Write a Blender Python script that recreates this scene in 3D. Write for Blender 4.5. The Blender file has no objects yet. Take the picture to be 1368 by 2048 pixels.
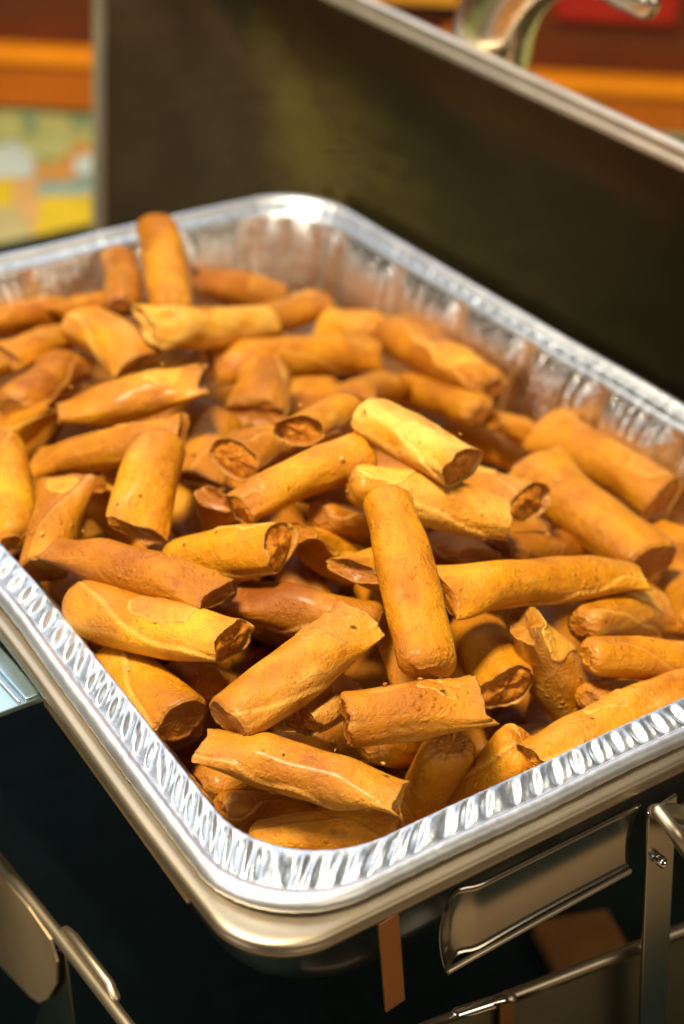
import bpy, math, random
import numpy as np
from mathutils import Matrix, Vector
S = bpy.context.scene
COL = S.collection
PI = math.pi

# ------------------------------------------------------------------ camera
cam = bpy.data.cameras.new('camera')
cam_o = bpy.data.objects.new('camera', cam); COL.objects.link(cam_o)
cam_o.matrix_world = Matrix(((0.80238166, 0.27610351, -0.52910351, -0.232321),
                             (-0.59355525, 0.46166192, -0.65921198, -0.29593048),
                             (0.0622562, 0.84299177, 0.53431175, 0.38019742), (0, 0, 0, 1)))
cam.sensor_fit = 'VERTICAL'; cam.sensor_height = 36; cam.sensor_width = 24
cam.lens = 3713.4 / 2048 * 36
cam.clip_start = .05; cam.clip_end = 50
cam.dof.use_dof = True; cam.dof.focus_distance = .60; cam.dof.aperture_fstop = 7.2
S.camera = cam_o
# ------------------------------------------------------------------ world, light, exposure
w = bpy.data.worlds.new('World'); S.world = w; w.use_nodes = True
wb = w.node_tree.nodes['Background']
wb.inputs[0].default_value = (.55, .47, .33, 1); wb.inputs[1].default_value = .045
def area(name, loc, target, sx, sy, power, col):
    l = bpy.data.lights.new(name, 'AREA'); l.shape = 'RECTANGLE'; l.size = sx; l.size_y = sy
    l.energy = power; l.color = col
    o = bpy.data.objects.new(name, l); COL.objects.link(o); o.location = loc
    o.rotation_euler = (Vector(target) - Vector(loc)).to_track_quat('-Z', 'Y').to_euler()
    return o
area('window_light', (1.35, 2.7, 2.4), (.15, .2, 0), 3.6, 2.4, 46, (.84, .90, 1.0))
area('ceiling_light', (-.35, .15, 1.5), (.15, .2, 0), .30, .30, 55, (1.0, .83, .56))
area('front_fill', (.30, -1.75, 1.0), (.12, .2, 0), 1.4, .9, 12, (1.0, .84, .62))  # added soft fill, no lamp known there: brightens roll ends and foil facing the camera
area('side_window', (-2.0, .2, .9), (.1, .2, 0), 1.2, 1.0, 12, (.98, .92, .82))
S.view_settings.view_transform = 'Standard'; S.view_settings.look = 'None'
S.view_settings.exposure = 0; S.view_settings.gamma = 1

# ------------------------------------------------------------------ helpers
def link(name, verts, faces, mat=None, parent=None, smooth=True, attr=None):
    me = bpy.data.meshes.new(name)
    me.from_pydata([tuple(map(float, v)) for v in verts], [], [tuple(map(int, f)) for f in faces])
    if attr is not None:
        a = me.attributes.new('tone', 'FLOAT_COLOR', 'POINT')
        a.data.foreach_set('color', np.asarray(attr, dtype=np.float32).ravel())
    if mat: me.materials.append(mat)
    if smooth: me.polygons.foreach_set('use_smooth', [True] * len(me.polygons))
    me.update()
    o = bpy.data.objects.new(name, me); COL.objects.link(o)
    if parent: o.parent = parent
    return o
def empty(name, loc=(0, 0, 0)):
    o = bpy.data.objects.new(name, None); COL.objects.link(o); o.location = loc; o.empty_display_size = .02
    return o
def tag(o, label=None, cat=None, group=None, kind=None):
    if label: o['label'] = label
    if cat: o['category'] = cat
    if group: o['group'] = group
    if kind: o['kind'] = kind
    return o
def grid_faces(nr, nc, closed=True, off=0, flip=False):
    f = []
    for i in range(nr - 1):
        for j in range(nc if closed else nc - 1):
            k = (j + 1) % nc
            q = (off + i * nc + j, off + i * nc + k, off + (i + 1) * nc + k, off + (i + 1) * nc + j)
            f.append(q[::-1] if flip else q)
    return f
def box(name, lo, hi, mat, parent=None, bevel=.001, rot=None, seg=2):
    """bevelled box between two corners, in the parent's space"""
    import bmesh
    bm = bmesh.new(); bmesh.ops.create_cube(bm, size=1)
    lo = Vector(lo); hi = Vector(hi); c = (lo + hi) / 2; d = hi - lo
    for v in bm.verts: v.co = Vector((v.co.x * d.x, v.co.y * d.y, v.co.z * d.z))
    if bevel: bmesh.ops.bevel(bm, geom=list(bm.edges), offset=bevel, segments=seg, affect='EDGES', profile=.7)
    me = bpy.data.meshes.new(name); bm.to_mesh(me); bm.free(); me.materials.append(mat)
    big = sorted((p_.area for p_ in me.polygons), reverse=True)[min(5, len(me.polygons) - 1)] * .999
    me.polygons.foreach_set('use_smooth', [p_.area < big for p_ in me.polygons])
    o = bpy.data.objects.new(name, me); COL.objects.link(o); o.location = c
    if rot: o.rotation_euler = rot
    if parent: o.parent = parent
    return o
def tube(name, pts, rad, mat, parent=None, n=16, flat=1.0, sub=1, caps=True, up=(0, 0, 1)):
    """swept tube with rounded ends; rad = number or list"""
    P = [Vector(p) for p in pts]; Rr = list(rad) if hasattr(rad, '__len__') else [rad] * len(P)
    if sub > 1:                     # Catmull-Rom refinement
        Q, QR = [], []
        for i in range(len(P) - 1):
            a = P[max(i - 1, 0)]; b = P[i]; c = P[i + 1]; d = P[min(i + 2, len(P) - 1)]
            for s in range(sub):
                t = s / sub
                Q.append(.5 * ((2 * b) + (c - a) * t + (2 * a - 5 * b + 4 * c - d) * t * t + (3 * b - a - 3 * c + d) * t ** 3))
                QR.append(Rr[i] * (1 - t) + Rr[i + 1] * t)
        Q.append(P[-1]); QR.append(Rr[-1]); P, Rr = Q, QR
    if caps:
        def cap(p, d, r):
            return [(p + d * r * s, r * math.sqrt(max(0, 1 - s * s)) + 1e-5) for s in (.35, .65, .85, .96, 1.0)]
        d0 = (P[0] - P[1]).normalized(); d1 = (P[-1] - P[-2]).normalized()
        a = cap(P[0], d0, Rr[0])[::-1]; b = cap(P[-1], d1, Rr[-1])
        if caps == 'end': a = []
        P = [x[0] for x in a] + P + [x[0] for x in b]; Rr = [x[1] for x in a] + Rr + [x[1] for x in b]
    V = []
    u = Vector(up)
    for i, p in enumerate(P):
        t = (P[min(i + 1, len(P) - 1)] - P[max(i - 1, 0)]).normalized()
        s = t.cross(u)
        if s.length < 1e-4: s = t.cross(Vector((1, .1, 0)))
        s.normalize(); v = s.cross(t)
        for k in range(n):
            a = 2 * PI * k / n
            V.append(p + s * math.cos(a) * Rr[i] + v * math.sin(a) * Rr[i] * flat)
    F = grid_faces(len(P), n)
    F.append(tuple(range(n))[::-1]); F.append(tuple((len(P) - 1) * n + k for k in range(n)))
    return link(name, V, F, mat, parent)

# ------------------------------------------------------------------ materials
def mat(name):
    m = bpy.data.materials.new(name); m.use_nodes = True
    nt = m.node_tree; b = nt.nodes['Principled BSDF']
    return m, nt, b
def N(nt, t, **kw):
    n = nt.nodes.new(t)
    for k, v in kw.items():
        if k in n.inputs.keys() if isinstance(k, str) else False: n.inputs[k].default_value = v
        else: setattr(n, k, v)
    return n
def noise(nt, scale, detail=4, rough=.55, coord=None, dist=0):
    n = nt.nodes.new('ShaderNodeTexNoise'); n.inputs['Scale'].default_value = scale
    n.inputs['Detail'].default_value = detail; n.inputs['Roughness'].default_value = rough
    n.inputs['Distortion'].default_value = dist
    if coord is not None: nt.links.new(coord, n.inputs['Vector'])
    return n
def ramp(nt, src, stops):
    r = nt.nodes.new('ShaderNodeValToRGB'); e = r.color_ramp.elements
    while len(e) < len(stops): e.new(.5)
    for i, (p, c) in enumerate(stops):
        e[i].position = p; e[i].color = c if len(c) == 4 else (*c, 1)
    nt.links.new(src, r.inputs[0]); return r
def mixc(nt, fac, a, b, mode='MIX'):
    m = nt.nodes.new('ShaderNodeMix'); m.data_type = 'RGBA'; m.blend_type = mode
    for i, v in ((0, fac), (6, a), (7, b)):
        if hasattr(v, 'links') or hasattr(v, 'is_linked'): nt.links.new(v, m.inputs[i])
        else: m.inputs[i].default_value = v if i == 0 else (*v, 1)
    return m.outputs[2]
def math_(nt, op, a, b=None, c=None, clamp=False):
    m = nt.nodes.new('ShaderNodeMath'); m.operation = op; m.use_clamp = clamp
    for i, v in enumerate((a, b, c)):
        if v is None: continue
        if hasattr(v, 'is_linked'): nt.links.new(v, m.inputs[i])
        else: m.inputs[i].default_value = v
    return m.outputs[0]
def bump(nt, b, h, strength=.3, dist=.001):
    n = nt.nodes.new('ShaderNodeBump'); n.inputs['Strength'].default_value = strength
    n.inputs['Distance'].default_value = dist
    nt.links.new(h, n.inputs['Height']); nt.links.new(n.outputs[0], b.inputs['Normal']); return n

def wrapper_material(name='fried_wrapper'):
    m, nt, b = mat(name)
    at = N(nt, 'ShaderNodeAttribute', attribute_name='tone')
    sp = nt.nodes.new('ShaderNodeSeparateColor'); nt.links.new(at.outputs['Color'], sp.inputs[0])
    oi = nt.nodes.new('ShaderNodeObjectInfo'); tc = nt.nodes.new('ShaderNodeTexCoord')
    add = N(nt, 'ShaderNodeVectorMath', operation='ADD'); nt.links.new(tc.outputs['Object'], add.inputs[0])
    cmb = nt.nodes.new('ShaderNodeCombineXYZ'); nt.links.new(math_(nt, 'MULTIPLY', sp.outputs[2], 3.7), cmb.inputs[0])
    nt.links.new(cmb.outputs[0], add.inputs[1]); co = add.outputs[0]
    mp = nt.nodes.new('ShaderNodeMapping'); mp.inputs['Scale'].default_value = (.35, 1, 1); nt.links.new(co, mp.inputs['Vector'])
    crk = noise(nt, 260, 3, .55, mp.outputs[0], 1.4)
    big = noise(nt, 55, 3, .5, co); mid = noise(nt, 210, 5, .6, co, .6); fine = noise(nt, 1100, 4, .65, co)
    base = ramp(nt, big.outputs[0], [(.30, (.42, .132, .001)), (.5, (.57, .216, .0012)), (.72, (.71, .31, .004))]).outputs[0]
    sepv = ramp(nt, mid.outputs[0], [(.34, (.78, .68, .52)), (.48, (1, 1, 1)), (.66, (1.0, 1.0, 1.0)), (.76, (1.12, 1.25, 1.8))]).outputs[0]
    base = mixc(nt, .75, base, sepv, 'MULTIPLY')
    # toasted areas and painted shade of seams and buried rolls: attribute plus mottling
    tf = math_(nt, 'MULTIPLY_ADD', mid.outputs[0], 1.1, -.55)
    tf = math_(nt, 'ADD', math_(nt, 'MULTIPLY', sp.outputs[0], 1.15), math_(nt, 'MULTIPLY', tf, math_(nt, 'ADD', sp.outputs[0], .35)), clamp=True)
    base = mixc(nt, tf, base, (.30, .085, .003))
    pf = math_(nt, 'MULTIPLY', sp.outputs[1], math_(nt, 'MULTIPLY_ADD', mid.outputs[0], 1.6, .05), clamp=True)
    base = mixc(nt, pf, base, (.80, .46, .10))
    # tiny dark specks, small pale blister crowns
    vo = N(nt, 'ShaderNodeTexVoronoi'); vo.inputs['Scale'].default_value = 330; nt.links.new(co, vo.inputs['Vector'])
    sk = ramp(nt, vo.outputs[0], [(.0, (1, 1, 1)), (.10, (1, 1, 1)), (.17, (0, 0, 0))])
    gate = ramp(nt, noise(nt, 90, 2, .5, co).outputs[0], [(.60, (0, 0, 0)), (.68, (1, 1, 1))])
    skf = math_(nt, 'MULTIPLY', math_(nt, 'MULTIPLY', sk.outputs[0], gate.outputs[0]), .55)
    base = mixc(nt, skf, base, (.28, .07, .008))
    hv = nt.nodes.new('ShaderNodeHueSaturation'); nt.links.new(base, hv.inputs['Color'])
    nt.links.new(math_(nt, 'MULTIPLY_ADD', oi.outputs['Random'], .010, .496), hv.inputs['Hue'])
    nt.links.new(math_(nt, 'MULTIPLY_ADD', oi.outputs['Random'], .32, .76), hv.inputs['Value'])
    nt.links.new(hv.outputs[0], b.inputs['Base Color'])
    nt.links.new(math_(nt, 'MULTIPLY_ADD', mid.outputs[0], .40, .32), b.inputs['Roughness'])
    b.inputs['Subsurface Weight'].default_value = .12; b.inputs['Subsurface Radius'].default_value = (.004, .0016, .0004)
    b.inputs['Subsurface Scale'].default_value = .6
    b.inputs['IOR'].default_value = 1.45; b.inputs['Specular IOR Level'].default_value = .38; b.inputs['Coat Weight'].default_value = .10; b.inputs['Coat Roughness'].default_value = .18
    ck = ramp(nt, crk.outputs[0], [(.44, (0, 0, 0)), (.5, (1, 1, 1)), (.56, (0, 0, 0))])
    vb = N(nt, 'ShaderNodeTexVoronoi'); vb.inputs['Scale'].default_value = 620; nt.links.new(co, vb.inputs['Vector'])
    bb = ramp(nt, vb.outputs[0], [(.0, (1, 1, 1)), (.45, (0, 0, 0))])
    g3 = ramp(nt, noise(nt, 120, 2, .5, co).outputs[0], [(.46, (0, 0, 0)), (.60, (1, 1, 1))])
    h0 = math_(nt, 'MULTIPLY', math_(nt, 'MULTIPLY', bb.outputs[0], g3.outputs[0]), .22)
    h = math_(nt, 'ADD', math_(nt, 'MULTIPLY_ADD', ck.outputs[0], -.05, math_(nt, 'MULTIPLY', mid.outputs[0], .8)), math_(nt, 'MULTIPLY', fine.outputs[0], .22))
    h = math_(nt, 'ADD', h, h0)
    bl = ramp(nt, vo.outputs[0], [(.0, (1, 1, 1)), (.35, (0, 0, 0))])
    g2 = ramp(nt, noise(nt, 70, 2, .5, co).outputs[0], [(.52, (0, 0, 0)), (.62, (1, 1, 1))])
    h = math_(nt, 'ADD', h, math_(nt, 'MULTIPLY', math_(nt, 'MULTIPLY', bl.outputs[0], g2.outputs[0]), .55))
    bump(nt, b, h, 1.0, .0013)
    return m
M_wrap = wrapper_material()

m, nt, b = mat('meat_filling'); M_fill = m
tc = nt.nodes.new('ShaderNodeTexCoord')
n1 = noise(nt, 420, 5, .7, tc.outputs['Object']); n2 = noise(nt, 120, 3, .5, tc.outputs['Object'])
c = ramp(nt, n1.outputs[0], [(.30, (.24, .06, .002)), (.50, (.52, .17, .005)), (.70, (.72, .32, .02))])
nt.links.new(c.outputs[0], b.inputs['Base Color']); b.inputs['Roughness'].default_value = .5; b.inputs['Specular IOR Level'].default_value = .3
bump(nt, b, n1.outputs[0], .9, .0016)

def metal(name, col, rough, streak=0, nscale=40, bs=.0, bd=.001, rvar=.1, aniso=0, coord='Object'):
    m, nt, b = mat(name)
    b.inputs['Metallic'].default_value = 1
    tc = nt.nodes.new('ShaderNodeTexCoord')
    n1 = noise(nt, nscale, 4, .6, tc.outputs[coord])
    cc = ramp(nt, n1.outputs[0], [(.3, tuple(x * .82 for x in col)), (.7, col)])
    nt.links.new(cc.outputs[0], b.inputs['Base Color'])
    nt.links.new(math_(nt, 'MULTIPLY_ADD', n1.outputs[0], rvar, rough), b.inputs['Roughness'])
    if bs: bump(nt, b, noise(nt, nscale * 3, 4, .6, tc.outputs[coord]).outputs[0], bs, bd)
    return m
M_foil = metal('aluminium_foil', (.74, .82, .94), .36, nscale=120, bs=.30, bd=.0012, rvar=.14)
M_foil_wall = metal('aluminium_foil_wall', (.92, .90, .88), .14, nscale=90, bs=.55, bd=.0020, rvar=.14)
M_warm = metal('warm_steel_sheet', (.95, .76, .50), .40, nscale=18, rvar=.1)
M_foil_bead = metal('aluminium_bead', (.78, .82, .90), .42, nscale=60, bs=.15, bd=.0008)
M_steel = metal('brushed_steel', (.60, .51, .38), .36, nscale=14, rvar=.1, bs=.03)
M_dsteel = metal('dark_polished_steel', (.50, .47, .40), .16, nscale=9, rvar=.10)
M_lid = metal('lid_inner_steel', (.52, .38, .22), .18, nscale=5, rvar=.30, bs=.5, bd=.004)
M_satin = metal('satin_steel_edge', (.82, .75, .68), .42, nscale=30, rvar=.12, bs=.05)
M_chrome = metal('chrome', (.92, .90, .86), .05, nscale=20, rvar=.05)
M_polish = metal('polished_handle_steel', (.95, .86, .70), .20, nscale=40, rvar=.12)
M_olive = metal('olive_dark_steel', (.34, .30, .19), .42, nscale=12, rvar=.1)
M_white = metal('pale_steel_sheet', (.60, .80, .95), .32, nscale=12, rvar=.1)

def plain(name, col, rough=.6, var=.2, scale=20, bs=.2, bd=.001, spec=.4, sheen=0):
    m, nt, b = mat(name)
    tc = nt.nodes.new('ShaderNodeTexCoord'); n1 = noise(nt, scale, 5, .6, tc.outputs['Object'])
    cc = ramp(nt, n1.outputs[0], [(.3, tuple(x * (1 - var) for x in col)), (.7, tuple(min(1, x * (1 + var)) for x in col))])
    nt.links.new(cc.outputs[0], b.inputs['Base Color']); b.inputs['Roughness'].default_value = rough
    b.inputs['Specular IOR Level'].default_value = spec
    if bs: bump(nt, b, n1.outputs[0], bs, bd)
    return m
M_cloth = plain('black_teal_cloth', (.0035, .012, .013), .85, .3, 60, .3, .001, .15)
M_orange = plain('orange_stained_wood', (.46, .115, .002), .6, .18, 9)
M_ledge = plain('amber_lit_wood', (.85, .28, .004), .5, .12, 9)  # brighter amber paints the light falling on the ledge
M_red = plain('dark_red_wood', (.11, .020, .002), .6, .4, 6)
M_bronze_reflection = metal('copper_reflection_strip', (.55, .26, .10), .38, nscale=30)  # copper tone of the painted reflection strip and of the frame tab
M_card = plain('brown_cardboard', (.20, .085, .02), .7, .2, 40)
M_hole = plain('dark_recess', (.006, .005, .004), .8, .1)
def flat(name, c, r=.6): return plain(name, c, r, .12, 25, 0)
M_pg = flat('print_pale_green', (.42, .47, .19)); M_tg = flat('shade_sea_green', (.20, .33, .20)); M_lb = flat('print_light_blue', (.50, .60, .58))  # sea green patches paint the crate's shade on the cloth
M_ye = flat('print_yellow', (.66, .47, .005)); M_pe = flat('print_peach', (.62, .36, .12)); M_ta = flat('print_tan', (.55, .27, .06))
M_gb = flat('print_grey_blue', (.27, .38, .33)); M_redc = flat('bright_red_card', (.36, .010, .004)); M_amb = flat('amber_card', (.80, .36, .02))
M_sand = flat('print_sand', (.46, .40, .17))

# ------------------------------------------------------------------ setting: two tables
TZ = -.25
def cloth_sheet(name, x0, x1, y0, y1, z, mat_, amp, nx=60, ny=60, thick=.004):
    r = np.random.RandomState(3); ph = r.uniform(0, 6, 8); k = r.uniform(6, 22, (8, 2))
    V = []
    for i in range(nx):
        for j in range(ny):
            x = x0 + (x1 - x0) * i / (nx - 1); y = y0 + (y1 - y0) * j / (ny - 1)
            V.append((x, y, z + amp * sum(math.sin(k[a, 0] * x + k[a, 1] * y + ph[a]) for a in range(8)) / 4))
    n0 = len(V)
    V += [(v[0], v[1], z - thick - .002) for v in V]
    F = grid_faces(nx, ny, False) + grid_faces(nx, ny, False, n0, True)
    ring = [i * ny for i in range(nx)] + [(nx - 1) * ny + j for j in range(1, ny)] + [i * ny + ny - 1 for i in range(nx - 2, -1, -1)] + [j for j in range(ny - 2, 0, -1)]
    for a, b_ in zip(ring, ring[1:] + ring[:1]): F.append((a, a + n0, b_ + n0, b_))
    return link(name, V, F, mat_)
t = cloth_sheet('table_surface', -.16, .80, -.13, .945, TZ, M_cloth, .0012)
tag(t, kind='structure')
fl = link('ground', [(-12, -12, -1.0), (12, -12, -1.0), (12, 12, -1.0), (-12, 12, -1.0)], [(0, 1, 2, 3)], plain('warm_floor', (.50, .36, .22), .6, .15, 3))
tag(fl, kind='structure')
# the second table with its printed cloth
pt = empty('printed_tablecloth', (.9, 1.5, TZ - .012))
tag(pt, 'pale green cloth with yellow, peach and blue printed blocks under the wooden crate', 'tablecloth')
def pp(x, y): return (x - .9, y - 1.5)
o = link('cloth', [(*pp(-1.2, .95), 0), (*pp(.806, .95), 0), (*pp(.806, -.3), 0), (*pp(3, -.3), 0), (*pp(3, 3.4), 0), (*pp(-1.2, 3.4), 0),
                   (*pp(-1.2, .95), -.01), (*pp(.806, .95), -.01), (*pp(.806, -.3), -.01), (*pp(3, -.3), -.01), (*pp(3, 3.4), -.01), (*pp(-1.2, 3.4), -.01)],
         [(0, 1, 4, 5), (1, 2, 3, 4), (11, 10, 7, 6), (10, 9, 8, 7)] + [(i, i + 6, (i + 1) % 6 + 6, (i + 1) % 6) for i in range(6)], M_pg, pt, smooth=False)
PATCH = [('tg', [(0.5221, 1.2503), (0.5709, 1.2228), (0.621, 1.178), (0.6085, 1.152), (0.589, 1.1692), (0.5428, 1.1711), (0.5002, 1.2071)]), ('pg', [(0.5179, 1.242), (0.556, 1.2198), (0.5358, 1.1675), (0.5166, 1.1605), (0.4887, 1.1846)]), ('pg', [(0.5694, 1.2056), (0.5939, 1.1873), (0.5579, 1.1143), (0.5273, 1.0962), (0.5202, 1.1201)]), ('lb', [(0.4771, 1.1424), (0.5189, 1.1551), (0.5145, 1.1095), (0.4881, 1.0683), (0.4516, 1.0926)]), ('ta', [(0.5085, 1.0967), (0.5179, 1.0839), (0.5479, 1.1057), (0.5684, 1.1255), (0.5728, 1.0997), (0.5616, 1.0717), (0.5239, 1.0457), (0.4876, 1.0584)]), ('pe', [(0.4517, 1.0836), (0.4941, 1.0613), (0.433, 0.9448), (0.4094, 0.9247), (0.38, 0.9194)]), ('ye', [(0.4369, 1.0826), (0.4696, 1.0654), (0.4383, 1.011), (0.4039, 1.0176)]), ('gb', [(0.483, 1.0482), (0.5372, 1.0298), (0.5171, 0.9954), (0.4702, 1.0229)]), ('sa', [(0.4158, 1.023), (0.4438, 1.0056), (0.4267, 0.9482), (0.3911, 0.9239), (0.3596, 0.9305)]), ('ye', [(0.47, 1.0156), (0.5198, 0.9916), (0.478, 0.9204), (0.4094, 0.9247), (0.4345, 0.9609)]), ('lb', [(0.5346, 1.0751), (0.5646, 1.0768), (0.5372, 1.0298), (0.5162, 1.0408)]), ('tg', [(1.0491, 0.8783), (1.1007, 0.8415), (1.0859, 0.8273), (1.0478, 0.8498)])]
mm = dict(tg=M_tg, lb=M_lb, ye=M_ye, pe=M_pe, ta=M_ta, gb=M_gb, pg=M_pg, sa=M_sand)
for i, (mk, pts) in enumerate(PATCH):  # sea green blocks are painted shade at the crate foot, the rest is print
    z = .0015 + .0011 * i
    V = [(*pp(*q), z) for q in pts] + [(*pp(*q), z - .0010) for q in pts]; n = len(pts)
    link('print_shade_block', V, [tuple(range(n)), tuple(range(2 * n - 1, n - 1, -1))] + [(k, (k + 1) % n, (k + 1) % n + n, k + n) for k in range(n)], mm[mk], pt, smooth=False)

# wooden crate across the back: boards run along one direction
cr = empty('wooden_crate', (.62, 1.181, TZ)); cr.rotation_euler = (0, 0, math.atan2(-.575, .818))
tag(cr, 'long orange brown wooden crate with a lit amber ledge across the background', 'crate')
box('board', (-1.6, 0, -.006), (1.5, .02, .0375), M_orange, cr, .002)
box('ledge', (-1.6, -.006, .038), (1.5, .019, .0515), M_ledge, cr, .003)
box('board', (-1.6, .020, .0), (1.5, .038, .128), M_red, cr, .002)
box('board', (-1.6, .024, .130), (1.5, .042, .22), M_red, cr, .002)
box('back_board', (-1.6, .30, .0), (1.5, .32, .30), M_red, cr, .002)
sl = box('brace', (0, 0, 0), (.012, .006, .12), M_orange, cr, .002); sl.rotation_euler = (0, .95, 0); sl.location = (.34, .0165, .090)
bpy.context.view_layer.update(); cr_m = cr.matrix_world.copy()
def crate_item(name, label, cat, x, w_, z0, h, m_, slot):
    o = empty(name); o.matrix_world = cr_m @ Matrix.Translation((x, .0075, z0)); tag(o, label, cat)
    box('front', (0, 0, 0), (w_, .005, h), m_, o, .0012); box('back', (.002, .006, .001), (w_ - .002, .0115, h + .03), m_, o, .0012)
    if slot: box('edge_strip', (-.001, -.003, 0), (w_ + .001, -.0004, .005), M_hole, o, .0008)
crate_item('red_card', 'bright red card hanging over the crate front behind the lid handle', 'card', .425, .115, .104, .07, M_redc, False)
crate_item('amber_card', 'amber card with a dark lower edge on the crate behind the lid rim', 'card', .235, .10, .107, .06, M_amb, True)

# ------------------------------------------------------------------ rounded rectangle sweep
W, D = .324, .4433
def rr_point(s, o, R, w0=0, w1=W, d0=0, d1=D, NS=None):
    """s: array in [0,8): 0-1 side y0, 1-2 corner, ... ; o inset; R radius"""
    x0, x1, y0, y1 = w0 + o, w1 - o, d0 + o, d1 - o
    i = np.floor(s).astype(int) % 8; f = s - np.floor(s)
    P = np.zeros((len(s), 2)); Nn = np.zeros((len(s), 2))
    cs = [(x1 - R, y0 + R, -PI / 2), (x1 - R, y1 - R, 0), (x0 + R, y1 - R, PI / 2), (x0 + R, y0 + R, PI)]
    st = [((x0 + R, y0), (x1 - R, y0), (0, -1)), ((x1, y0 + R), (x1, y1 - R), (1, 0)), ((x1 - R, y1), (x0 + R, y1), (0, 1)), ((x0, y1 - R), (x0, y0 + R), (-1, 0))]
    for k in range(4):
        q = i == 2 * k
        a, b_, n_ = st[k]
        P[q, 0] = a[0] + (b_[0] - a[0]) * f[q]; P[q, 1] = a[1] + (b_[1] - a[1]) * f[q]; Nn[q] = n_
        q = i == 2 * k + 1
        ang = cs[k][2] + f[q] * PI / 2
        P[q, 0] = cs[k][0] + R * np.cos(ang); P[q, 1] = cs[k][1] + R * np.sin(ang)
        Nn[q, 0] = np.cos(ang); Nn[q, 1] = np.sin(ang)
    return P, Nn
def warp(V):
    # the thin tray and its steel rim are a little narrower at the far end
    V = np.array(V, dtype=float); wl = np.clip(1 - V[:, 0] / W, 0, 1.05)
    V[:, 1] += .0045 * np.clip(1 - V[:, 1] / D, 0, 1.05)
    V[:, 0] += wl * .0105 * np.tanh((V[:, 1] - .115) / .10) - (1 - wl) * .0025 * np.tanh((V[:, 1] - .22) / .1)
    return V
def samples(nl, ns, nc):
    s = []
    for k in range(4):
        n_ = ns if k % 2 == 0 else nl
        s += list(2 * k + np.arange(n_) / n_) + list(2 * k + 1 + np.arange(nc) / nc)
    return np.array(s)
def sweep(name, prof, s, mat_, parent, R_of, disp=None, **kw):
    V = []
    for (o_, z) in prof:
        P, Nn = rr_point(s, o_, R_of(o_), **kw)
        if disp is None: d = np.zeros(len(s)); dz = d
        else: d, dz = disp(o_, z, s, P)
        V.append(np.column_stack([P[:, 0] - Nn[:, 0] * d, P[:, 1] - Nn[:, 1] * d, z + dz]))
    V = warp(np.vstack(V))
    return link(name, V, grid_faces(len(prof), len(s), True, 0, False), mat_, parent)

# ------------------------------------------------------------------ foil tray
tray = empty('foil_tray', (0, 0, 0))
tag(tray, 'silver aluminium foil tray with crimped rim heaped with golden spring rolls', 'foil tray')
s_f = samples(620, 440, 130)
rs = np.random.RandomState(11)
# arc length along the rim for the crimps
P0, _ = rr_point(s_f, .01, .038)
seg = np.linalg.norm(np.roll(P0, -1, 0) - P0, axis=1); arc = np.concatenate([[0], np.cumsum(seg)[:-1]]); LEN = seg.sum()
nper = int(LEN / .0088)
k1 = [(rs.randint(5, 60), rs.uniform(0, 6.28)) for _ in range(12)]
wob = sum(np.sin(2 * PI * k * arc / LEN + p) for k, p in k1) / 12
phase = 2 * PI * nper * arc / LEN + 1.6 * wob
k2 = [(rs.randint(60, 420), rs.uniform(0, 6.28)) for _ in range(24)]
crum = sum(np.sin(2 * PI * k * arc / LEN + p) for k, p in k2) / 10
k3 = [(rs.randint(3, 26), rs.uniform(0, 6.28)) for _ in range(8)]
slow = sum(np.sin(2 * PI * k * arc / LEN + p) for k, p in k3) / 8
corner = (np.floor(s_f).astype(int) % 2 == 1).astype(float)
cw = np.copy(corner)
for _ in range(60): cw = (np.roll(cw, 1) + cw + np.roll(cw, -1)) / 3
sidef = s_f - np.floor(s_f)
def ribs():     # broad recessed panels on the straight walls
    side = np.floor(s_f).astype(int) % 8
    out = np.zeros(len(s_f))
    for k, nrib in ((0, 5), (2, 7), (4, 5), (6, 7)):
        q = side == k
        t_ = sidef[q] * nrib
        fr = t_ - np.floor(t_)
        out[q] = np.clip((.5 - np.abs(fr - .5)) * 9 - .5, 0, 1)      # flat panel with narrow gaps
    return out
rib = ribs()
for _ in range(3): rib = (np.roll(rib, 1) + rib + np.roll(rib, -1)) / 3
def R_foil(o_):
    if o_ < .006: return .036
    t_ = min(1, (o_ - .006) / .012)
    return .034 + .004 * t_ - (max(0, o_ - .019)) * .5
def disp_foil(o_, z, s, P):
    d = np.zeros(len(s)); dz = np.zeros(len(s))
    env = max(0, 1 - abs((o_ - .0108) / .0046) ** 2)
    am = (.00085 + .0003 * wob) * env
    shape = np.sin(phase + (o_ - .0118) * 230) + .35 * np.sin(2 * phase + 1.1 + 2 * slow)
    dz += am * shape + env * .0005 * crum * (1 + 1.2 * cw)
    dz += .0006 * slow
    if o_ > .0165:
        dep = min(1, max(0, -z - .002) / .010)
        bot = 1 - min(1, max(0, (-z - .066) / .012))
        pleat = np.sin(phase * .5 + 3 * wob + z * 20) * .6 + crum * .9
        d += dep * bot * (cw * .0026 * pleat + (1 - cw) * (.0042 * rib + .0005 * crum + .0007 * slow * np.cos(z * 90)))
        dz += .0003 * crum * (1 - dep)
    return d, dz
prof = [(.0065, -.0034)] + [(.0066 + .0088 * i / 16, -.0030 + .0024 * (i / 16) ** .7) for i in range(1, 17)]
prof += [(.0160, -.0006), (.0166, -.0013), (.0171, -.0026), (.0175, -.0045)]
prof += [(.0180 + .014 * t_, -.006 - .068 * t_) for t_ in np.linspace(0, 1, 16)]
prof += [(.0335, -.0765), (.036, -.0785), (.040, -.0795)]
sweep('crimped_flange', prof[:20], s_f, M_foil, tray, R_foil, disp_foil)
pan = sweep('pan_wall', prof[19:], s_f, M_foil_wall, tray, R_foil, disp_foil)
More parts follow.
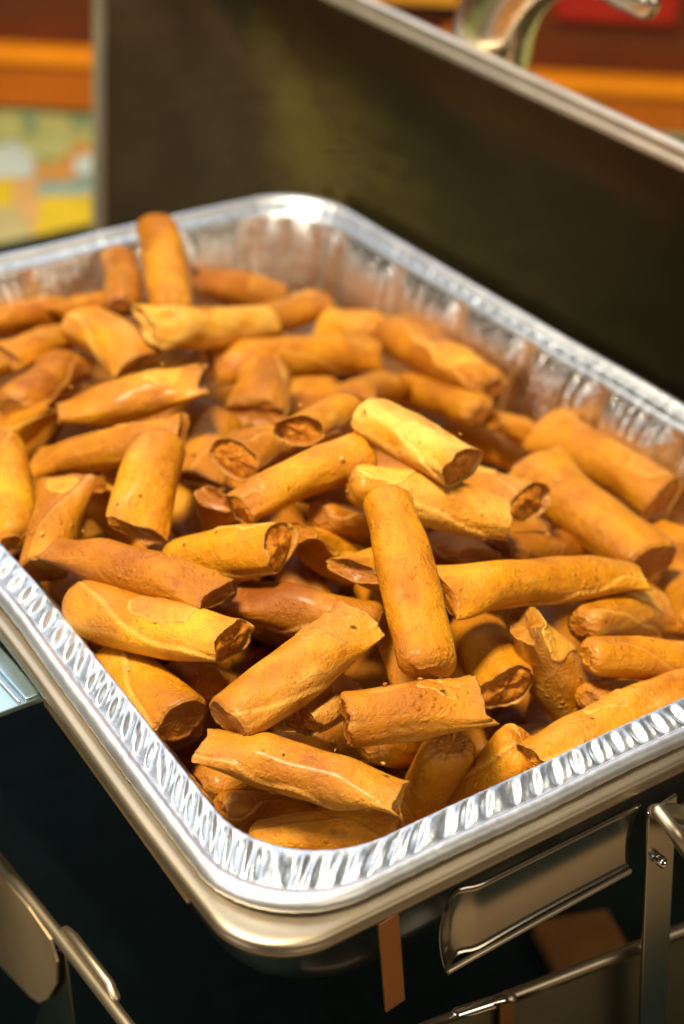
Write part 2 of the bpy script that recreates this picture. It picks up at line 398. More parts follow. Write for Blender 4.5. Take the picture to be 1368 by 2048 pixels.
bead = [(.0064, -.0033)] + [(.0030 + .0030 * math.cos(a) * (1.0), -.0030 + .0031 * math.sin(a)) for a in np.linspace(PI * .02, PI * 1.35, 12)] + [(.0030, -.0062)]
bead = [(.0066, -.0035), (.0060, -.0024), (.0052, -.0010), (.0040, .0001), (.0028, .0005), (.0014, .0002), (.0004, -.0009), (-.0001, -.0024), (.0003, -.0040), (.0016, -.0052), (.0030, -.0054)]
def disp_bead(o_, z, s, P):
    return .0004 * slow + .00012 * crum, .0005 * slow + .0001 * crum
sweep('rolled_rim', bead, s_f[::2], M_foil_bead, tray, R_foil, lambda o_, z, s, P: (.0005 * slow[::2] + .00012 * crum[::2], .0007 * slow[::2] + .0001 * crum[::2]))
Pf, _ = rr_point(samples(20, 14, 8), .040, .030)
Pf = warp(Pf); nf = len(Pf)
link('pan_floor', [(p_[0], p_[1], -.0797) for p_ in Pf] + [(W / 2, D / 2, -.0797)], [(i, (i + 1) % nf, nf) for i in range(nf)], M_foil_wall, tray)

# ------------------------------------------------------------------ chafing dish (water pan + stand)
dish = empty('chafing_dish', (W / 2, D / 2, TZ))
tag(dish, 'rectangular stainless steel chafing dish on its stand carrying the foil tray', 'chafing dish')
def into(o_):
    o_.location = Vector(o_.location) - Vector((W / 2, D / 2, TZ)); return o_
s_s = samples(60, 50, 20)
prof = [(.012, -.0066), (.004, -.0054), (-.001, -.0051), (-.0030, -.0052), (-.0042, -.0058), (-.0046, -.0067), (-.0040, -.0076), (-.0028, -.0082),
        (-.0024, -.0092), (-.0030, -.0101), (-.0034, -.0113), (-.0028, -.0127), (-.0010, -.0137), (.003, -.0140), (.010, -.0138)]
into(sweep('steel_rim', prof, s_s, M_steel, dish, lambda o_: .025))
prof = [(.003, -.0144), (.006, -.024), (.0105, -.040), (.016, -.053), (.025, -.066), (.036, -.077), (.050, -.085), (.08, -.088), (.14, -.0885)]
into(sweep('water_pan', prof, s_s, M_dsteel, dish, lambda o_: max(.012, .034 - max(0, o_ - .03) * .5)))
# bracket strip under the left rim with its hole and slot
br = into(box('side_bracket', (.0002, .047, -.0225), (.0016, .1545, -.0145), M_warm, dish, .0005))
for v_ in br.data.vertices:
    q_ = v_.co + br.location + Vector((W / 2, D / 2, TZ)); v_.co.x += float(warp([q_[:]])[0, 0]) - q_.x
h = tube('hole', [(-.0009, 0, 0), (.0002, 0, 0)], .0014, M_hole, br, caps=False); h.location = (.0046, .0455, -.0004)
sl_ = box('slot', (.0024, .0350, -.0036), (.0042, .0377, .0036), M_hole, br, .0004); 
# apron plate, legs and lower frame of the stand
def apron():
    V = []; nx, nz = 40, 12
    for i in range(nx):
        for j in range(nz):
            u = i / (nx - 1); v = j / (nz - 1)
            x = .0545 + (.1375 - .0545) * u + (.004 * v * v) * (1 - u)
            z = -.0150 - (.0275 + .0035 * (1 - u) ** 3) * v
            y = -.0008 + .0022 * math.exp(-((u - .10) / .05) ** 2) - .0024 * math.exp(-(u / .025) ** 2) + .002 * math.sin(v * 3.0) 
            V.append((x, y, z))
    n0 = len(V); V += [(a, b_ + .0012, c) for a, b_, c in V]
    F = grid_faces(nx, nz, False, 0) + grid_faces(nx, nz, False, n0, True)
    for i in range(nx - 1):
        for j in (0, nz - 1):
            a = i * nz + j; F.append((a, a + nz, a + nz + n0, a + n0))
    for j in range(nz - 1):
        for i in (0, nx - 1):
            a = i * nz + j; F.append((a, a + 1, a + 1 + n0, a + n0))
    return into(link('apron_plate', V, F, M_dsteel, dish))
apron()
into(tube('apron_hem', [(.0600, -.0010, -.0462), (.10, -.0010, -.0448), (.1375, -.0010, -.0440)], .0011, M_steel, dish))
def leg(x, y, sx, lean):
    a = into(box('leg', (min(x, x + sx * .013), y - .0007, TZ + .004), (max(x, x + sx * .013), y + .0007, -.0145), M_dsteel, dish, .0005))
    a.rotation_euler = (0, lean, 0); a.location.x += -math.sin(lean) * .112
    return a
leg(.1390, -.0030, 1, -.17); leg(.006, D + .003, 1, 0); leg(W - .006, D + .003, -1, 0); leg(W - .02, -.003, -1, 0)
bolt = into(tube('bolt', [(.1475, -.0048, -.0410), (.1475, -.0062, -.0410)], .0020, M_chrome, dish, n=14))
# folded side handle hanging from the front rim
hd = [(.1400, -.006, -.0150), (.1405, -.014, -.0185), (.1450, -.0165, -.0265), (.1530, -.0165, -.0350), (.1650, -.0165, -.0420), (.185, -.0165, -.0440)]
into(tube('side_handle', hd, .0024, M_steel, dish, sub=5))
into(tube('side_handle_pin', [(.1415, -.0035, -.0180), (.1500, -.0035, -.0220), (.158, -.0035, -.0280)], [.0026, .0032, .0028], M_steel, dish, sub=4))
# copper-coloured strip painting a warm reflection on the water pan below the corner
st_ = into(box('copper_reflection_strip', (.0330, .0030, -.056), (.0405, .0040, -.0145), M_bronze_reflection, dish, .0003))
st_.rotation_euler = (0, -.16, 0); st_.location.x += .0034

# lower frame rails
into(tube('frame_rail', [(-.0082, .42, -.1), (-.0082, .1262, -.1), (-.0095, .06, -.1), (-.010, -.02, -.1)], .0024, M_steel, dish, n=12))
into(tube('frame_rail', [(-.0058, .1235, -.0985), (-.0060, .118, -.0965), (-.0066, .092, -.0965), (-.0070, .088, -.0990)], .0020, M_steel, dish, n=12))
into(tube('frame_rail', [(.03, .0265, -.1), (.104, .0158, -.1), (.182, .0050, -.1), (.335, -.0165, -.1)], .0022, M_steel, dish, n=12))
into(tube('frame_clip', [(.085, .0170, -.0970), (.102, .0135, -.0970)], .0024, M_chrome, dish, n=12))
into(tube('frame_clip', [(.1052, .0138, -.0985), (.1052, .0138, -.110)], .0030, M_steel, dish, n=12))
# side panels below the rails
def panel(name, pts, th, m_):
    V = [p_ for p_ in pts]; n = len(V)
    nx = Vector(pts[1]) - Vector(pts[0]); ny = Vector(pts[2]) - Vector(pts[0]); nn = nx.cross(ny).normalized() * th
    V2 = V + [tuple(Vector(p_) + nn) for p_ in pts]
    return into(link(name, V2, [tuple(range(n)), tuple(range(2 * n - 1, n - 1, -1))] + [(i, i + n, (i + 1) % n + n, (i + 1) % n) for i in range(n)], m_, dish, smooth=False))
panel('skirt_panel', [(-0.0112, 0.1861, -0.1012), (-0.0112, 0.1415, -0.0989), (-0.0112, 0.1252, -0.1011), (-0.0112, 0.1209, -0.1084), (-0.0112, 0.1217, -0.1198), (-0.0112, 0.1285, -0.1335), (-0.0112, 0.1352, -0.1417), (-0.0112, 0.1422, -0.1449), (-0.0112, 0.1912, -0.1541)], .001, M_warm)
panel('leg_plate', [(-0.0085, 0.1261, -0.1082), (-0.0085, 0.1202, -0.1044), (-0.0085, 0.1136, -0.1426), (-0.0085, 0.149, -0.1759), (-0.0085, 0.1389, -0.1472)], .001, M_dsteel)
panel('front_skirt', [(0.1006, 0.0105, -0.0969), (0.2058, 0.0105, -0.1176), (0.2263, 0.0105, -0.2025), (0.1036, 0.0105, -0.1251)], .001, M_olive)
panel('front_skirt', [(0.0674, 0.0135, -0.0911), (0.1033, 0.0135, -0.1007), (0.1076, 0.0135, -0.1305), (0.0667, 0.0135, -0.1047)], .001, M_olive)
panel('frame_tab', [(0.098, 0.01, -0.0939), (0.1042, 0.01, -0.0966), (0.108, 0.01, -0.1248), (0.1013, 0.01, -0.1207)], .001, M_bronze_reflection)
# pale shelf plate sticking out on the left
into(box('side_shelf', (-.090, .1515, -.0185), (.0035, .33, -.0163), M_white, dish, .0004))
into(box('shelf_fold', (-.0035, .1520, -.0162), (.0030, .33, -.0150), M_white, dish, .0005))
into(box('shelf_bead', (-.0062, .1522, -.0162), (-.0052, .33, -.0154), M_chrome, dish, .0003))
blk = empty('cardboard_block', (.262, .114, TZ))
tag(blk, 'small flat brown cardboard box lying on the dark table below the dish', 'box')
blk.rotation_euler = (0, 0, -.35)
box('carton', (-.022, -.014, .002), (.015, .014, .008), M_card, blk, .001)
box('carton_lid', (-.0225, -.0145, .0082), (.0155, .0145, .0100), M_card, blk, .0006)

# ------------------------------------------------------------------ lid standing behind
lid = empty('steel_lid', (.36, .378, TZ + .002)); lid.rotation_euler = (0, math.radians(1.0), 0)
tag(lid, 'tall open steel chafing dish lid standing on its side behind the foil tray', 'lid')
LY0, LY1, LZ0, LZ1 = -.352, .356, 0.0, .3322
def lid_shell():
    s = samples(50, 40, 14)
    prof = [(.0030, 0), (.0045, .004), (.011, .014), (.022, .030), (.034, .046), (.050, .062), (.072, .074), (.100, .081), (.130, .085), (.158, .086)]
    V = []
    for o_, dx in prof:
        P, _ = rr_point(s, o_, max(.004, .022 + dx * .2 - max(0, o_ - .06) * .25), LZ0, LZ1, LY0, LY1)
        V.append(np.column_stack([np.full(len(s), dx), P[:, 1], P[:, 0]]))
    n0 = len(prof) * len(s)
    for o_, dx in prof:
        P, _ = rr_point(s, o_ - .0012, max(.004, .023 + dx * .2 - max(0, o_ - .06) * .25), LZ0, LZ1, LY0, LY1)
        V.append(np.column_stack([np.full(len(s), dx + .0008), P[:, 1], P[:, 0]]))
    F = grid_faces(len(prof), len(s)) + grid_faces(len(prof), len(s), True, n0, True)
    k0 = (len(prof) - 1) * len(s)
    F.append(tuple(k0 + i for i in range(len(s)))); F.append(tuple(n0 + k0 + i for i in range(len(s)))[::-1])
    return link('dome', np.vstack(V), F, M_lid, lid)
lid_shell()
s = samples(50, 40, 14)
V = []
rp = [(.0062, .0010), (.0060, -.0020), (.0045, -.0038), (.0028, -.0040), (.0014, -.0032), (.0004, -.0012), (-.0014, -.0030), (-.0034, -.0032), (-.0048, -.0018), (-.0050, .0008), (-.0036, .0030), (-.0016, .0036)]
for o_, dx in rp:
    P, _ = rr_point(s, o_, .022, LZ0, LZ1, LY0, LY1)
    V.append(np.column_stack([np.full(len(s), dx), P[:, 1], P[:, 0]]))
link('rolled_edge', np.vstack(V), grid_faces(len(rp), len(s)), M_satin, lid)
hh = Vector((.36, .378, TZ + .002))
def hp(y, z, x=.380): return (x - hh.x, y + .0045 - hh.y, z - hh.z)
hpts = [hp(.3790, .0795, .377), hp(.3785, .0850), hp(.3765, .0960), hp(.3725, .1070), hp(.3650, .1180), hp(.3540, .1275), hp(.3400, .1345), hp(.3240, .1380), hp(.3080, .1385), hp(.2930, .1365), hp(.2800, .1350)]
tube('handle', hpts, [.0235, .0245, .0238, .0225, .0205, .0180, .0152, .0125, .0105, .0098, .0085], M_polish, lid, n=32, sub=8, up=(1, 0, 0), flat=.7, caps='end')
for y in (.3935, .3750):
    tube('rivet', [hp(y, .0790, .3700), hp(y, .0775, .3700)], .0042, M_steel, lid, n=16)

# ------------------------------------------------------------------ spring rolls
def sstep(x): x = np.clip(x, 0, 1); return x * x * (3 - 2 * x)
class Nz:
    def __init__(s, r, n, mmax, kmax):
        s.m = r.randint(0, mmax + 1, n); s.k = r.uniform(-kmax, kmax, n); s.p = r.uniform(0, 6.28, n); s.a = 1 / (1 + .35 * s.m); s.a /= np.sqrt((s.a ** 2).sum() / 2)
    def __call__(s, x, th):
        o_ = 0
        for m_, k, p, a in zip(s.m, s.k, s.p, s.a): o_ = o_ + a * np.cos(m_ * th + k * x + p)
        return o_
ROLLGROUP = 'spring rolls heaped in the foil tray'
def make_roll(P1, P2, r, e1, e2, seed, label, pale=0, toast_shade=0, flap=None, low=False):
    rg = np.random.RandomState(seed)
    P1 = Vector(P1); P2 = Vector(P2); ax = (P2 - P1); L = ax.length; ax.normalize(); mid = (P1 + P2) / 2
    zz = Vector((0, 0, 1)); yv = zz.cross(ax)
    if yv.length < .05: yv = Vector((0, 1, 0)).cross(ax)
    yv.normalize(); zv = ax.cross(yv)
    NT = 36 if low else 80; NX = 30 if low else 70
    th = np.arange(NT) * 2 * PI / NT
    u = np.linspace(0, 1, NX); u = .5 - .5 * np.cos(PI * u) * (1 - .25 * np.sin(PI * u)); u = (u - u[0]) / (u[-1] - u[0])
    X = (u - .5) * L
    n1 = Nz(rg, 7, 3, 1.1 / r); n2 = Nz(rg, 12, 7, 2.6 / r); n3 = Nz(rg, 14, 13, 5 / r); n4 = Nz(rg, 5, 3, .9 / r); n5 = Nz(rg, 14, 22, 3 / r); wr = rg.uniform(.3, 1.3); ns = Nz(rg, 6, 0, 3 / r); nr = Nz(rg, 8, 4, 0); nr2 = Nz(rg, 8, 4, 0)
    by, bz = rg.uniform(-.28, .28) * r, rg.uniform(-.12, .10) * r
    th0 = rg.uniform(-.6, 3.6); ks = rg.choice([-1, 1]) * rg.uniform(.05, .45) / r; wid = rg.uniform(1.4, 2.6)
    taper = rg.uniform(-.07, .07)
    ell = rg.uniform(.03, .09); ellph = rg.uniform(-.3, .3)
    ER = {'o': (.74, 1.10), 'f': (.40, 1.20), 'r': (.86, 1.02), 'd': (.86, 1.03), 'p': (.55, 1.14)}
    ph = {0: rg.uniform(-.5, .5), 1: rg.uniform(-.5, .5)}
    ragA = {'o': .13, 'f': .17, 'r': .03, 'd': .06, 'p': .12}
    nh = Nz(rg, 8, 24, 0)
    rag = [(nr(0, th) * ragA[e1] * .6 + .030 * nh(0, th)) * r, (nr2(0, th) * ragA[e2] * .6 + .030 * nh(1, th + 2)) * r]
    for q, e in ((0, e1), (1, e2)):      # a torn tongue of wrapper on frayed ends
        if e in 'fop':
            c0 = rg.uniform(0, 6.28); dth = (th - c0 + PI) % (2 * PI) - PI
            rag[q] = rag[q] + r * rg.uniform(.0, .34) * np.exp(-(dth / .30) ** 2)
    verts = []; tone = []
    def cross(x, scale_r, inward=0.0, xo=0.0, lay=0):
        d1 = max(0, (x + L / 2)) / r; d2 = max(0, (L / 2 - x)) / r
        rr = r * (1 + .045 * n1(x, th) + .014 * n2(x, th) + .006 * n3(x, th)) * (1 + taper * x / L * 2)
        rr = rr + r * .020 * np.tanh(2.5 * n4(x, th)) + r * .0045 * n5(x, th) * wr
        e_1 = math.exp(-d1 / .9); e_2 = math.exp(-d2 / .9)
        rr = rr + r * (.050 * np.tanh(1.8 * n2(x * .4, th)) + .045 * np.tanh(1.5 * n3(x * .3, th))) * (e_1 * (1.5 if e1 in 'fp' else .7) + e_2 * (1.5 if e2 in 'fp' else .7))
        # overlapping last layer of wrapper
        dl = (th - th0 - ks * x - .10 * ns(x, 0 * th) + PI) % (2 * PI) - PI
        rr = rr + r * .085 * sstep((dl + .04) / .08) * (1 - sstep(dl / wid))
        c = rr * np.cos(th); s_ = rr * np.sin(th)       # y, z
        c = c * (1 + ell); s_ = s_ * (1 - ell)
        for q, e, d in ((0, e1, d1), (1, e2, d2)):
            wgt = 1 - sstep(d / 2.4)
            if wgt > 0:
                a_, b_ = ER[e]; ca, sa = math.cos(ph[q]), math.sin(ph[q])
                c2 = ca * c + sa * s_; s2 = -sa * c + ca * s_
                c2 *= 1 + (b_ - 1) * wgt; s2 *= 1 + (a_ - 1) * wgt
                c = ca * c2 - sa * s2; s_ = sa * c2 + ca * s2
            if e == 'r' and d < .6:
                k = .50 + .50 * math.sqrt(max(0, 1 - (1 - d / .6) ** 2)); c = c * k; s_ = s_ * k
            if e == 'd' and d < .22:
                k = .86 + .14 * math.sqrt(max(0, 1 - (1 - d / .22) ** 2)); c = c * k; s_ = s_ * k
        c = c * scale_r; s_ = s_ * scale_r
        bend = 1 - (2 * x / L) ** 2
        return c + by * bend, s_ + bz * bend
    ntst = Nz(rg, 6, 2, 1.0 / r); nrd = rg.uniform(0, 1); tbase = rg.uniform(-.12, .14)
    TT = []
    def push(x, xo, sc, ts, pl):
        c, s_ = cross(x, sc)
        verts.append(np.column_stack([np.full(NT, x) + xo, c, s_]))
        d1 = (x + L / 2) / r; d2 = (L / 2 - x) / r
        tt = toast_shade + ts + .24 * math.exp(-max(0, d1) / .4) * (1 if e1 in 'do' else .6) + .24 * math.exp(-max(0, d2) / .4) * (1 if e2 in 'do' else .6)
        tt = tt + .30 * math.exp(-max(0, d1) / .07) + .30 * math.exp(-max(0, d2) / .07)
        dls = (th - th0 - ks * x - .10 * ns(x, 0 * th) + PI) % (2 * PI) - PI
        tt = tt + tbase + .26 * np.clip(ntst(x, th) - .45, 0, 2) + .42 * np.exp(-((dls + .09) / .06) ** 2)  # dark line beside the seam paints the wrapper edge's shadow
        pl = pl + .50 * np.exp(-((dls - .03) / .06) ** 2)
        pp_ = pl + pale * np.clip(.75 + .55 * n2(x, th), 0, 1.2) + .35 * np.clip(n2(x * .7 + 1, th) - 1.35, 0, 1) 
        tone.append(np.column_stack([np.clip(tt, 0, 1) + 0 * th, np.clip(pp_, 0, 1) + 0 * th, np.full(NT, nrd), np.ones(NT)]))
    # end 1 interior rings (from centre outwards), body, end 2 interior rings
    BASE = {'o': .26, 'f': .05, 'p': .03, 'd': .05, 'r': .01}
    FT = {'o': .25, 'f': .06, 'p': .02, 'd': .26, 'r': .10}
    cph = [rg.uniform(0, 6.28), rg.uniform(0, 6.28)]; cof = [rg.uniform(-.2, .3), rg.uniform(-.2, .3)]
    fno = [Nz(rg, 8, 4, 0), Nz(rg, 8, 4, 0)]
    RHO = (.02, .2, .4, .6, .78, .90, .955)
    def face(q, e, sg):
        out_ = []
        for rho in RHO:
            cre = np.tanh(6 * (rho * np.sin(th - cph[q]) - cof[q])) * .11 * (1 - rho ** 6) if e in 'fp' else .02 * np.tanh(6 * (rho * np.sin(th - cph[q])))
            dpt = r * (BASE[e] * (1 - rho ** 5) + cre * .6 + .035 * rho * (1 - rho ** 4) * fno[q](rho * 2, th))
            dpt = dpt + r * .10 * (1 - rho) * (e in 'fp')
            out_.append((dpt, rho, FT[e] * (1 - .5 * rho) + (.25 * np.exp(-((rho * np.sin(th - cph[q]) - cof[q]) / .10) ** 2) if e in 'fp' else 0), .25 if rho > .95 and e in 'fop' else 0))
        return out_
    cren = Nz(rg, 6, 4, 0)
    for dpt, rho, ts, pl in face(0, e1, -1):
        push(-L / 2, dpt - rag[0] * (.15 + .85 * rho ** 4), rho * (.97 if e1 != 'r' else .93), ts, pl)
    push(-L / 2, -rag[0] - .05 * r, .985, 0, .30 if e1 in 'fop' else 0)
    for x in X:
        f1 = max(0, 1 - (x + L / 2) / (r * 1.2)); f2 = max(0, 1 - (L / 2 - x) / (r * 1.2))
        push(x, -rag[0] * f1 ** 1.5 + rag[1] * f2 ** 1.5, 1, 0, .12 * (f1 ** 8 + f2 ** 8))
    push(L / 2, rag[1] + .05 * r, .985, 0, .30 if e2 in 'fop' else 0)
    for dpt, rho, ts, pl in face(1, e2, 1)[::-1]:
        push(L / 2, -dpt + rag[1] * (.15 + .85 * rho ** 4), rho * (.97 if e2 != 'r' else .93), ts, pl)
    V = np.vstack(verts); T = np.vstack(tone)
    F = grid_faces(len(verts), NT, True, 0, True)
    F.append(tuple(range(NT))); F.append(tuple((len(verts) - 1) * NT + i for i in range(NT))[::-1])
    o = link('spring_roll', V, F, M_wrap, None, attr=T)
    Rm = Matrix((ax, yv, zv)).transposed()
    o.matrix_world = Matrix.Translation(mid) @ Rm.to_4x4()
    tag(o, label, 'spring roll', ROLLGROUP)
    if low: return o
    # filling seen in open ends
    for q, e in ((0, e1), (1, e2)):
        if e != 'o': continue
        sg = -1 if q == 0 else 1
        nf1 = Nz(rg, 10, 6, 0); VV = []
        xs = sg * L / 2
        for k, (rad_, dep) in enumerate(((.94, .24), (.86, .10), (.66, .06), (.42, .04), (.22, .03), (.02, .03))):
            c, s_ = cross(xs, rad_)
            VV.append(np.column_stack([np.full(NT, xs - sg * r * dep) + sg * .06 * r * nf1(0, th + k * .7) * (1 if 0 < k < 5 else .3) + rag[q] * sg * .35, c, s_]))
        f_ = grid_faces(6, NT, True, 0, sg < 0); f_.append(tuple(5 * NT + i for i in range(NT))[::(1 if sg > 0 else -1)])
        link('filling', np.vstack(VV), f_, M_fill, o)
    # loose flap of wrapper
    fl_ = flap if flap is not None else ([(rg.uniform(-.3, .3), rg.uniform(.4, 2.4), rg.uniform(.5, .9), rg.uniform(.7, 1.4))] if rg.rand() < .22 else [])
    for (fx, fth, fa, fw) in fl_:
        na, nb = 16, 22; Vf = []; Tf = []
        nb1 = Nz(rg, 8, 6, 0)
        rings = [(0, 1), (.3, 1), (.6, 1), (.85, 1), (.97, 1), (1.02, .5), (1.05, -1.2)]
        for ri, lift in rings:
            for j in range(40):
                a = 2 * PI * j / 40; rad_ = ri * (1 + .16 * nb1(0, np.array([a]))[0])
                sq = 1 / max(abs(math.cos(a)), abs(math.sin(a))) ** .6
                x_ = fx * L + fw * r * rad_ * sq * math.cos(a + .5); t_ = fth + fa * rad_ * sq * math.sin(a + .5)
                x_ = max(-L / 2 * .97, min(L / 2 * .97, x_))
                thl = np.array([t_ % (2 * PI)])
                c_, s__ = cross(x_, 1.0)
                cy = np.interp(thl, np.append(th, 2 * PI), np.append(c_, c_[0]))[0]; cz = np.interp(thl, np.append(th, 2 * PI), np.append(s__, s__[0]))[0]
                k = 1 + (.040 + .02 * nb1(0, np.array([a * 2]))[0] * ri) * lift
                bend = 1 - (2 * x_ / L) ** 2
                Vf.append((x_, by * bend + (cy - by * bend) * k, bz * bend + (cz - bz * bend) * k))
                Tf.append((toast_shade * .6 + (.0 if ri < .9 else .0), .18 + pale * .7 + (.45 if ri > .9 else 0), nrd, 1))
        link('wrapper_flap', Vf, grid_faces(len(rings), 40, True, 0, False), M_wrap, o, attr=Tf)
    return o

